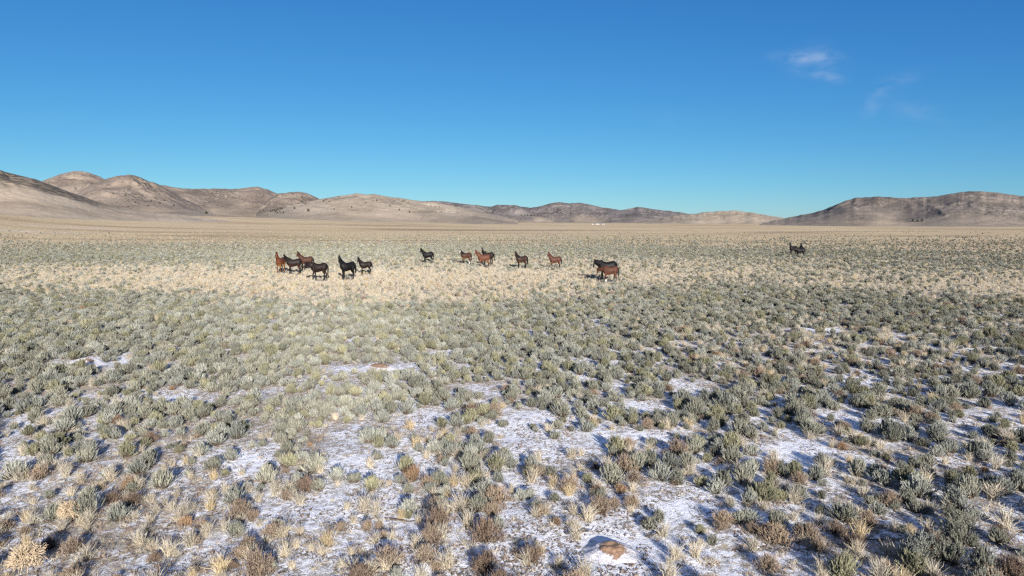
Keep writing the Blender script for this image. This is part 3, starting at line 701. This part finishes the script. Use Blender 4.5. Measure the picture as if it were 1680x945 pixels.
COATS = {
 'black': (coat('black_coat', (.0045, .004, .0044), (.0045, .004, .004), (.005, .0045, .0045)), BLK),
 'seal': (coat('dark_brown_coat', (.011, .0066, .0058), (.015, .008, .006), (.006, .005, .005)), BLK),
 'darkbay': (coat('dark_bay_coat', (.012, .0065, .0062), (.034, .011, .008), (.006, .005, .005)), BLK),
 'darkbay2': (coat('tan_bellied_bay_coat', (.022, .011, .008), (.062, .029, .014), (.008, .006, .006)), BLK),
 'bay': (coat('golden_bay_coat', (.095, .030, .013), (.150, .062, .022), (.070, .032, .016)), (.030, .016, .012)),
 'bay2': (coat('reddish_bay_coat', (.046, .019, .012), (.085, .030, .015), (.015, .008, .007)), BLK),
 'bay3': (coat('brown_bay_coat', (.040, .017, .010), (.105, .044, .018), (.014, .008, .008)), BLK),
 'bay4': (coat('light_bay_coat', (.085, .032, .018), (.130, .052, .028), (.026, .011, .009)), (.030, .016, .012)),
 'redbay': (coat('red_bay_coat', (.060, .024, .014), (.090, .034, .018), (.014, .008, .007)), BLK),
}
def plain(name, c, rough=.8):
    m, t, b = new_mat(name, rough)
    o_ = N(t, 'ShaderNodeTexCoord').outputs['Object']
    t.links.new(mix(t, .5, c, ramp(t, noise(t, o_, 9, 5, .65), [(.3, (.7, .7, .7)), (.7, (1.2, 1.2, 1.2))]), 'MULTIPLY'), b.inputs['Base Color']); return m
M_MANE = plain('mane_hair', (.006, .005, .005), .7); M_HOOF = plain('hoof_horn', (.035, .030, .026), .6)
M_WHITE = plain('white_hair', (.78, .76, .72)); M_EYE, _t, _b = new_mat('horse_eye', .15); _b.inputs['Base Color'].default_value = (.01, .008, .006, 1)
def horse(name, x, y, heading, sc, ck, npitch, nyaw, hpitch, label, ex):
    cmat, mane_c = COATS[ck]
    rr = random.Random(int(x * 100 + y * 10)); g = lambda a: rr.uniform(-a, a)
    root = bpy.data.objects.new('horse', None); COL.objects.link(root); root.location = (x, y, gz(x, y)); root.rotation_euler = (0, 0, D2R(heading)); root.scale = (sc * .87, sc * 1.12, sc * 1.10)
    root['label'] = label; root['category'] = 'horse'; root['group'] = 'wild horses grazing on the plain'
    root.empty_display_size = .1
    pc = []
    torso = [((-.83, 0, 1.13), .05, .08), ((-.79, 0, 1.13), .14, .20), ((-.68, 0, 1.14), .225, .275), ((-.50, 0, 1.15), .262, .292), ((-.30, 0, 1.13), .262, .272),
                    ((-.08, 0, 1.085), .275, .278), ((.14, 0, 1.06), .285, .300), ((.34, 0, 1.07), .270, .325), ((.50, 0, 1.11), .235, .330), ((.62, 0, 1.12), .215, .285),
                    ((.72, 0, 1.11), .185, .225), ((.80, 0, 1.10), .11, .14), ((.83, 0, 1.10), .05, .07)]
    pc.append(loft([((c[0], c[1], c[2] - .045), w_, h_ * 1.17) for c, w_, h_ in torso], 20))
    # neck and head
    p = np.array([.50, 0, 1.17]); yaw = 0.0; pit = D2R(npitch * .55); seg = .86 / 6; cp = [p.copy()]; yaws = [0.0]
    for i in range(6):
        f = (i + 1) / 6; pit = D2R(npitch) * (.6 + .5 * f); yaw = D2R(nyaw) * .75 * f
        p = p + seg * np.array([math.cos(pit) * math.cos(yaw), math.cos(pit) * math.sin(yaw), math.sin(pit)]); cp.append(p.copy()); yaws.append(yaw)
    rw = [.180, .165, .140, .120, .104, .094, .084]; rh = [.300, .270, .240, .212, .184, .160, .138]
    pc.append(loft([(c, a, b_, (-math.sin(yw), math.cos(yw), 0)) for c, a, b_, yw in zip(cp, rw, rh, yaws)], 18))
    hy = D2R(nyaw); hp = D2R(hpitch); hd = np.array([math.cos(hp) * math.cos(hy), math.cos(hp) * math.sin(hy), -math.sin(hp)]); side = np.array([-math.sin(hy), math.cos(hy), 0.0]); up = np.cross(hd, side)
    if up[2] < 0: up = -up
    h0 = cp[-1] + np.array([0, 0, .01]) - hd * .04
    hs_ = [(-.07, .045, .050, 0), (-.02, .080, .095, -.005), (.06, .092, .118, -.015), (.15, .092, .125, -.028), (.25, .076, .102, -.022), (.34, .060, .080, -.010), (.42, .056, .069, -.008), (.49, .057, .065, -.012), (.535, .047, .053, -.018), (.56, .02, .026, -.02)]
    pc.append(loft([(h0 + hd * a + up * d, b_, c_, side) for a, b_, c_, d in hs_], 16))
    for s in (-1, 1):
        e0 = h0 + side * s * .052 + up * .055 - hd * .015; ed = up * .75 + np.array([0, 0, .75]) + side * s * .15; ed = ed / np.linalg.norm(ed)
        pc.append(loft([(e0, .026, .020, side), (e0 + ed * .05, .032, .020, side), (e0 + ed * .10, .024, .016, side), (e0 + ed * .155, .008, .008, side)], 8))
    feet = []
    for s in (-1, 1):
        o = g(.09) + (.06 if s > 0 else -.05)
        L = [((.52, s * .13, 1.10), .10, .17), ((.52, s * .155, .95), .090, .135), ((.48 + o * .2, s * .150, .80), .072, .095), ((.485 + o * .45, s * .140, .62), .052, .062), ((.50 + o * .75, s * .135, .48), .047, .052),
             ((.50 + o * .85, s * .132, .40), .033, .037), ((.50 + o * .95, s * .130, .26), .029, .034), ((.505 + o, s * .130, .16), .036, .042), ((.53 + o, s * .130, .09), .031, .035), ((.55 + o, s * .130, .04), .045, .052), ((.555 + o, s * .130, .012), .048, .058)]
        pc.append(loft([(a, b_ * (1.28 if a[2] < .7 else 1.05), c_ * (1.28 if a[2] < .7 else 1.05)) for a, b_, c_ in L], 12)); feet.append((.558 + o, s * .130, L[6:9]))
    for s in (-1, 1):
        o = g(.10) + (.07 if s > 0 else -.06)
        L = [((-.52, s * .12, 1.18), .13, .20), ((-.52, s * .145, 1.02), .135, .215), ((-.47, s * .155, .86), .110, .165), ((-.52 + o * .3, s * .150, .70), .070, .100), ((-.60 + o * .5, s * .142, .60), .050, .066), ((-.655 + o * .6, s * .138, .52), .046, .060),
             ((-.650 + o * .75, s * .135, .42), .035, .043), ((-.640 + o * .9, s * .132, .27), .031, .037), ((-.630 + o, s * .130, .16), .038, .045), ((-.600 + o, s * .130, .09), .032, .037), ((-.575 + o, s * .130, .04), .045, .053), ((-.570 + o, s * .130, .012), .048, .058)]
        pc.append(loft([(a, b_ * (1.28 if a[2] < .7 else 1.05), c_ * (1.28 if a[2] < .7 else 1.05)) for a, b_, c_ in L], 12)); feet.append((-.567 + o, s * .130, L[7:10]))
    link('body', fuse('body', pc, cmat, .015, 9), parent=root)
    for fx, fy, _l in feet:
        v, f = loft([((fx, fy, .0), .076, .076, (0, 1, 0)), ((fx - .008, fy, .035), .069, .070, (0, 1, 0)), ((fx - .016, fy, .062), .061, .062, (0, 1, 0))], 14)
        me = bpy.data.meshes.new('hoof'); me.from_pydata(v.tolist(), [], f); me.materials.append(M_HOOF); link('hoof', me, parent=root)
    # mane: locks along the crest falling to one side
    ms = rr.choice((-1, 1)); loc = []
    for i in range(46):
        t_ = i / 45; q = t_ * 6; a = min(5, int(q)); fr = q - a
        c = cp[a] * (1 - fr) + cp[a + 1] * fr; hgt = np.interp(q, range(7), rh); wd_ = np.interp(q, range(7), rw)
        T = cp[a + 1] - cp[a]; T /= np.linalg.norm(T); yw = np.interp(q, range(7), yaws); sd_ = np.array([-math.sin(yw), math.cos(yw), 0]); u_ = np.cross(T, sd_); u_ = u_ if u_[2] > 0 or abs(u_[2]) < .1 else -u_
        top = c + u_ * (hgt + .012)
        Lk = (.20 + g(.05)) * (.7 + .5 * math.sin(t_ * 3.1)); 
        loc.append(loft([(top - sd_ * ms * .01, .028, .016, T), (top + sd_ * ms * .045 - u_ * .02, .030, .014, T), (c + sd_ * ms * (wd_ + .018) + u_ * (hgt * .55), .030, .013, T),
                         (c + sd_ * ms * (wd_ + .024) + u_ * (hgt * .55 - Lk * .55) + T * g(.03), .022, .010, T), (c + sd_ * ms * (wd_ + .018) + u_ * (hgt * .55 - Lk) + T * g(.04), .006, .005, T)], 6))
    tp = h0 + up * .10
    for k_ in range(4): loc.append(loft([(tp - hd * .05, .02, .012, side), (tp + up * .015 + side * g(.02), .022, .012, side), (h0 + hd * .10 + up * .112 + side * g(.04), .016, .009, side), (h0 + hd * (.18 + g(.03)) + up * .105 + side * g(.05), .005, .004, side)], 6))
    def combine(nm, ls, mat):
        V = []; F = []; n = 0
        for v, f in ls: V.append(v); F += [tuple(i + n for i in q) for q in f]; n += len(v)
        me = bpy.data.meshes.new(nm); me.from_pydata(np.vstack(V).tolist(), [], F); me.materials.append(mat)
        me.polygons.foreach_set('use_smooth', np.ones(len(me.polygons), dtype=bool)); return link(nm, me, parent=root)
    combine('mane', loc, M_MANE)
    tl = []
    for k_ in range(14):
        ax, ay = g(.045), g(.045); l_ = .62 + g(.10); sw = g(.05)
        tl.append(loft([((-.78, ay * .3, 1.30), .022, .022), ((-.845, ay * .5, 1.27), .030, .026), ((-.885 + ax * .6, ay, 1.14), .032, .028), ((-.895 + ax, ay * 1.3 + sw * .4, .92), .030, .026), ((-.885 + ax, ay * 1.3 + sw * .7, 1.30 - l_), .022, .02), ((-.875 + ax, ay + sw, 1.12 - l_), .006, .006)], 7))
    combine('tail', tl, M_MANE)
    for s in (-1, 1):
        bm_ = loft([(h0 + hd * .12 + side * s * .060 + up * .042, .001, .001, hd), (h0 + hd * .12 + side * s * .078 + up * .042, .017, .015, hd), (h0 + hd * .12 + side * s * .092 + up * .042, .012, .010, hd), (h0 + hd * .12 + side * s * .097 + up * .042, .002, .002, hd)], 10)
        me = bpy.data.meshes.new('eye'); me.from_pydata(bm_[0].tolist(), [], bm_[1]); me.materials.append(M_EYE); me.polygons.foreach_set('use_smooth', [True] * len(me.polygons)); link('eye', me, parent=root)
    if ex.get('blaze'):
        bw = ex['blaze']; e_ = .07 if bw < 1 else .0
        me_st = [(h0 + hd * (.05) + up * .098, .01, .008, side), (h0 + hd * .10 + up * .098, .036 * bw + .012, .012, side), (h0 + hd * .20 + up * .082, .034 * bw + .006, .012, side)]
        if bw >= .5: me_st += [(h0 + hd * .31 + up * .071, .030 * bw + .004, .013, side), (h0 + hd * .42 + up * .060, .036 * bw, .012, side), (h0 + hd * .50 + up * .048, .024 * bw, .010, side)]
        v, f = loft(me_st, 10); me = bpy.data.meshes.new('blaze'); me.from_pydata(v.tolist(), [], f); me.materials.append(M_WHITE); me.polygons.foreach_set('use_smooth', [True] * len(me.polygons)); link('blaze', me, parent=root, label='white face marking')
    for si in ex.get('sock', ()):
        L = feet[si][2]; st_ = [((a[0][0], a[0][1], a[0][2]), a[1] * 1.28 + .006, a[2] * 1.28 + .006) for a in L]; st_.append(((feet[si][0] - .012, feet[si][1], .055), .054, .060))
        v, f = loft(st_, 12); me = bpy.data.meshes.new('sock'); me.from_pydata(v.tolist(), [], f); me.materials.append(M_WHITE); me.polygons.foreach_set('use_smooth', [True] * len(me.polygons)); link('sock', me, parent=root, label='white sock on the lower leg')
for h in HORSES:
    hx, hy = at_ground(h[0], h[1]); horse('horse', hx, hy, *h[2:])

# ------------------------------------------------------------------ mounds of bare earth
def mound_material():
    m, t, b = new_mat('mound_earth', .95); P = N(t, 'ShaderNodeTexCoord').outputs['Object']
    at = N(t, 'ShaderNodeAttribute'); at.attribute_name = 'bare'
    earth = ramp(t, noise(t, P, 14, 6, .7), [(.3, (.15, .095, .062)), (.55, (.27, .17, .108)), (.8, (.40, .29, .20))])
    f = mth(t, 'ADD', at.outputs['Fac'], mth(t, 'MULTIPLY', mth(t, 'SUBTRACT', noise(t, P, 11, 5, .65), .5), 1.5))
    c = mix(t, mth(t, 'MULTIPLY', mth(t, 'SUBTRACT', f, .45), 7.0, clamp=True), ramp(t, noise(t, P, 30, 4, .7), [(.38, (.30, .25, .22)), (.5, (.56, .56, .59))]), earth); t.links.new(c, b.inputs['Base Color'])
    bp = N(t, 'ShaderNodeBump'); bp.inputs['Strength'].default_value = .8; bp.inputs['Distance'].default_value = .03; t.links.new(noise(t, P, 22, 5, .7), bp.inputs['Height']); t.links.new(bp.outputs[0], b.inputs['Normal'])
    return m
M_MOUND = mound_material()
def mound(pos, R, H, bare_r, off, seed, label):
    n = 60; a = np.linspace(0, 2 * math.pi, n, endpoint=False); r = np.linspace(0.02, 1, 26)
    A, Rr = np.meshgrid(a, r); lump = 1 + .28 * (fbm(np.cos(A) * 1.3 + 5, np.sin(A) * 1.3 + seed, seed, 3) - .5) * 2
    X = np.cos(A) * Rr * R * lump; Y = np.sin(A) * Rr * R * .85 * lump
    Z = H * (np.cos(np.clip(Rr, 0, 1) * math.pi) * .5 + .5) ** .8 * (1 + .5 * (fbm(X * 6, Y * 6, seed, 3) - .5))
    Z = Z + np.where(Rr < .3, .02 * fbm(X * 15, Y * 15, seed, 2), 0)
    g0 = gz(*pos); Z = Z + ground_z(X + pos[0], Y + pos[1]) - g0 - .03 * Rr ** 3
    V = np.stack([X, Y, Z], -1).reshape(-1, 3); V = np.vstack([V, [[0, 0, V[:n, 2].mean()]]]); i = np.arange(n); i2 = (i + 1) % n; J = np.arange(25)[:, None] * n
    Q = np.stack([J + i, J + i2, J + n + i2, J + n + i], -1).reshape(-1, 4)[:, ::-1]; T = np.stack([i, i2, np.full(n, len(V) - 1)], -1)
    me = mesh_np('dirt_mound', V, Q, T, True)
    bare = np.exp(-(((V[:, 0] - off[0]) / bare_r) ** 2 + ((V[:, 1] - off[1]) / (bare_r * .9)) ** 2)); at = me.attributes.new('bare', 'FLOAT', 'POINT'); at.data.foreach_set('value', bare.astype(np.float32))
    o = link('dirt_mound', me, M_MOUND, label=label, category='dirt mound', group='dirt mounds in the snow'); o.location = (*pos, g0)
mound(MOUND, .55, .14, .27, (.02, -.06), 3, 'large snow-rimmed orange dirt mound near the bottom edge of the picture')
mound(MOUND_B, .95, .16, .42, (.1, -.1), 5, 'orange dirt mound in the snowy opening near the middle of the scrub')
mound(MOUND_C, 1.0, .22, .20, (.2, -.1), 8, 'low snowy mound with a small red patch at the far left')

# ------------------------------------------------------------------ fallen branches
M_DEAD = plain('dead_wood', (.085, .062, .048))
def branch(px, py, ang, L, seed, label):
    x, y = at_ground(px, py); rr = random.Random(seed); ls = []
    def limb(p, a, l, r, dep):
        st_ = []; q = np.array(p, float)
        for i in range(7):
            st_.append((q.copy(), r * (1 - i / 7.5), r * (1 - i / 7.5), (0, 0, 1)))
            a += rr.uniform(-.28, .28); q = q + np.array([math.cos(a), math.sin(a), rr.uniform(-.08, .09) + (.05 if dep else 0)]) * l / 6
            if dep < 2 and i in (2, 3, 4) and rr.random() < .8: limb(q, a + rr.choice((-1, 1)) * rr.uniform(.4, .9), l * .42, r * .55, dep + 1)
        for s_ in st_: s_[0][2] = max(s_[0][2], .012)
        ls.append(loft(st_, 7))
    limb((0, 0, .03), ang, L, .017, 0)
    V = []; F = []; n = 0
    for v, f in ls: V.append(v); F += [tuple(i + n for i in q) for q in f]; n += len(v)
    me = bpy.data.meshes.new('dead_branch'); me.from_pydata(np.vstack(V).tolist(), [], F); me.materials.append(M_DEAD)
    o = link('dead_branch', me, label=label, category='branch', group='dead branches on the ground'); o.location = (x, y, gz(x, y))
branch(1385, 886, .03, 1.0, 1, 'long dark dead branch lying level on the snow at lower right')
branch(928, 877, .0, .5, 2, 'thin dead stick on the snow just behind the big orange mound')
branch(1060, 880, .1, .35, 5, 'short dark stick on the snow right of the big orange mound')
branch(640, 852, -.1, .75, 3, 'dark dead branch lying between brown shrubs left of the bottom centre')
branch(1650, 905, .2, .6, 4, 'dead branch lying by the right edge near the bottom corner')

# ------------------------------------------------------------------ two bleached tumbleweeds
TW = tumble_mesh()
for (px, py, s_, lb) in ((116, 850, 1.25, 'bleached cream tumbleweed with curly twigs, the brightest plant at lower left'), (45, 935, 1.5, 'tan curly tumbleweed cut by the bottom left corner of the picture')):
    x, y = at_ground(px, py)
    me = as_mesh('tumbleweed', TW, M_CREAM); o = link('tumbleweed', me, label=lb, category='tumbleweed', group='curly tumbleweeds at lower left'); o.location = (x, y, gz(x, y)); o.scale = (s_,) * 3; o.rotation_euler = (0, 0, px)

# ------------------------------------------------------------------ junipers on the hill feet
from mathutils.bvhtree import BVHTree
dg = bpy.context.evaluated_depsgraph_get(); dg.update()
def drop(px, py, d0=600):
    """first solid ground met along the view towards a photo pixel"""
    v = px_dir(px, py).normalized()
    hit, loc, nn, idx, ob, mt = SC.ray_cast(dg, Vector((0, 0, CAM_H)) + v * d0, v)
    return loc if hit else None
M_JUN = plant_mat('juniper_needles', [(0, (.030, .035, .024)), (.5, (.052, .058, .040)), (1, (.085, .088, .062))])  # needle colours lightened to stand in for distance haze
M_BARK = plain('juniper_bark', (.13, .095, .07))
def juniper_src():
    tv, tf = loft([((0, 0, -.3), .22, .22, (1, 0, 0)), ((.05, 0, .5), .17, .17, (1, 0, 0)), ((.0, .08, 1.4), .12, .12, (1, 0, 0)), ((.1, 0, 2.6), .05, .05, (1, 0, 0))], 8)
    parts = []
    for k in range(60):
        z_ = RNG.uniform(.5, 3.4); a = RNG.uniform(0, 6.283); rad = (1.55 * math.sin(min(1, (z_ + .3) / 2.6) * 1.57) * (1 - max(0, z_ - 1.6) / 2.4)) * RNG.uniform(.35, 1.0)
        c = np.array([math.cos(a) * rad, math.sin(a) * rad, z_]); m = 34
        parts.append(quads_at(c + RNG.normal(0, .24, (m, 3)), RNG.uniform(.12, .30, m), .7))
    return (tv, tf), join(parts)
JS = []
for i in range(4):
    (tv, tf), cr = juniper_src()
    me = bpy.data.meshes.new('trunk'); me.from_pydata(tv.tolist(), [], tf); me.materials.append(M_BARK); JS.append((me, as_mesh('crown', cr, M_JUN)))
JUN = [(427, 346.5, 1.0), (432, 346, 1.0), (439, 345.8, .7), (444, 347.5, 1.1), (447, 346.2, 1.0), (450, 345.4, 1.0), (454, 345.6, 1.0), (456, 343.6, 1.1), (460, 343, 1.1), (463, 343.2, 1.0), (452, 348.5, .9), (455, 350, .9), (459, 348, .8), (465, 349.8, 1.0), (461, 350.3, .6),
       (435, 336.5, .9), (483, 342.8, 1.2), (506, 347, 1.5), (338, 351, 1.4), (340, 350.7, 1.0), (404, 336.5, .7), (420, 334, .7), (490, 334.5, .8), (501, 335.3, .9), (531, 331, 1.0), (535, 329, .8), (540, 331.5, .8), (556, 323.5, .8), (577, 340.8, .9), (548, 344, .7), (600, 333, .7), (618, 330, .8), (640, 338, .7), (655, 345, .9), (661, 331, .8), (672, 349, .9),
       (856, 354, 1.5), (861, 354.5, 1.4), (866, 354, 1.6), (871, 354.5, 1.5), (877, 354.6, 1.4), (882, 354.8, 1.6), (888, 355, 1.4), (893, 355.3, 1.3), (900, 355, 1.2), (255, 326, .8), (248, 331, .8), (262, 334, .8), (232, 326, .7), (222, 333, .8), (270, 330, .8), (285, 338, .8), (243, 338, .7), (186, 318, .7), (206, 322, .7), (1498, 363, 1.3), (1505, 364, 1.2), (1513, 363.5, 1.4)]
for k, (px, py, s_) in enumerate(JUN):
    s_ = s_ * 1.12; L = drop(px, py)
    if L is None: continue
    root = bpy.data.objects.new('juniper_tree', None); COL.objects.link(root); root.location = L; root.scale = (s_ * 1.4, s_ * 1.3, s_ * .95); root.rotation_euler = (0, 0, k * 1.7)
    wh = ('far left on the dark-sloped hill' if px < 300 else 'by itself at the base of the left slope' if px < 345 else 'in the cluster at the mouth of the left valley' if 425 < px < 467 and py > 342 else 'scattered on the slopes around the left valley' if px < 515 else 'scattered on the pale central hill' if px < 700 else 'in the dark row under the middle ridge' if px < 1000 else 'at the foot of the right hill')
    root['label'] = f"{'large' if s_ > 1.15 else 'small' if s_ < .85 else 'mid-sized'} dark round juniper {wh}"; root['category'] = 'tree'; root['group'] = 'junipers on the distant hills'
    a, b = JS[k % 4]; link('trunk', a, parent=root); link('crown', b, parent=root)

# ------------------------------------------------------------------ distant ranch
M_WALLW = plain('white_siding', (.40, .39, .37)); M_ROOFW = plain('pale_metal_roof', (.32, .32, .31), .7); M_DARKW = plain('dark_opening', (.04, .04, .045), .3)
def box_mesh(nm, x0, x1, y0, y1, z0, z1, mat, parent):
    V = [(x, y, z_) for z_ in (z0, z1) for x, y in ((x0, y0), (x1, y0), (x1, y1), (x0, y1))]
    me = bpy.data.meshes.new(nm); me.from_pydata(V, [], [(3, 2, 1, 0), (4, 5, 6, 7), (0, 1, 5, 4), (1, 2, 6, 5), (2, 3, 7, 6), (3, 0, 4, 7)]); me.materials.append(mat); return link(nm, me, parent=parent)
for (px, wd, hh_, dp, doors, lb) in ((972.3, 7.5, 3.6, 6, 1, 'small white gabled shed standing leftmost of the far ranch buildings'), (980, 12, 4.4, 8, 2, 'long white ranch house with a grey roof, widest of the far buildings'), (985.6, 7, 4.6, 7, 1, 'white barn with a wide dark open bay between the far house and shed'), (989.5, 6, 3.8, 5, 1, 'white gabled shed standing rightmost of the far ranch buildings')):
    x, y, _z = at_dist(px, 366, 1450); zz = gz(x, y)
    rt = bpy.data.objects.new('ranch_building', None); COL.objects.link(rt); rt.location = (x, y, zz - .2); rt.rotation_euler = (0, 0, .25 - px % 1 * .3)
    rt['label'] = lb; rt['category'] = 'building'; rt['group'] = 'white ranch buildings on the far plain'
    hh_ *= .6; wd *= .8; wh_ = hh_ * .68; h2 = wd / 2; d2 = dp / 2
    V = [(-h2, -d2, 0), (h2, -d2, 0), (h2, d2, 0), (-h2, d2, 0), (-h2, -d2, wh_), (h2, -d2, wh_), (h2, d2, wh_), (-h2, d2, wh_), (-h2, 0, hh_), (h2, 0, hh_)]
    me = bpy.data.meshes.new('wall'); me.from_pydata(V, [], [(0, 1, 5, 4), (2, 3, 7, 6), (1, 2, 6, 9, 5), (3, 0, 4, 8, 7), (3, 2, 1, 0)]); me.materials.append(M_WALLW); link('wall', me, parent=rt)
    e = .35; th = .12; sl = (hh_ - wh_) / d2; V = []
    for zt in (0.02, th): V += [(-h2 - e, -d2 - e, wh_ - sl * e + zt), (h2 + e, -d2 - e, wh_ - sl * e + zt), (h2 + e, 0, hh_ + zt), (-h2 - e, 0, hh_ + zt), (h2 + e, d2 + e, wh_ - sl * e + zt), (-h2 - e, d2 + e, wh_ - sl * e + zt)]
    me = bpy.data.meshes.new('roof'); me.from_pydata(V, [], [(0, 3, 2, 1), (3, 5, 4, 2), (6, 7, 8, 9), (9, 8, 10, 11), (0, 1, 7, 6), (5, 11, 10, 4), (1, 2, 8, 7), (2, 4, 10, 8), (3, 0, 6, 9), (5, 3, 9, 11)]); me.materials.append(M_ROOFW); link('roof', me, parent=rt)
    if px == 985.6: box_mesh('door', -2.2, 2.2, -d2 - .06, -d2 + .05, .05, 2.7, M_DARKW, rt)
    else:
        box_mesh('door', -.5, .5, -d2 - .06, -d2 + .05, .05, 2.1, M_DARKW, rt)
        for q in (-1, 1): box_mesh('window', q * h2 * .6 - .5, q * h2 * .6 + .5, -d2 - .06, -d2 + .05, 1.0, 1.9, M_DARKW, rt)
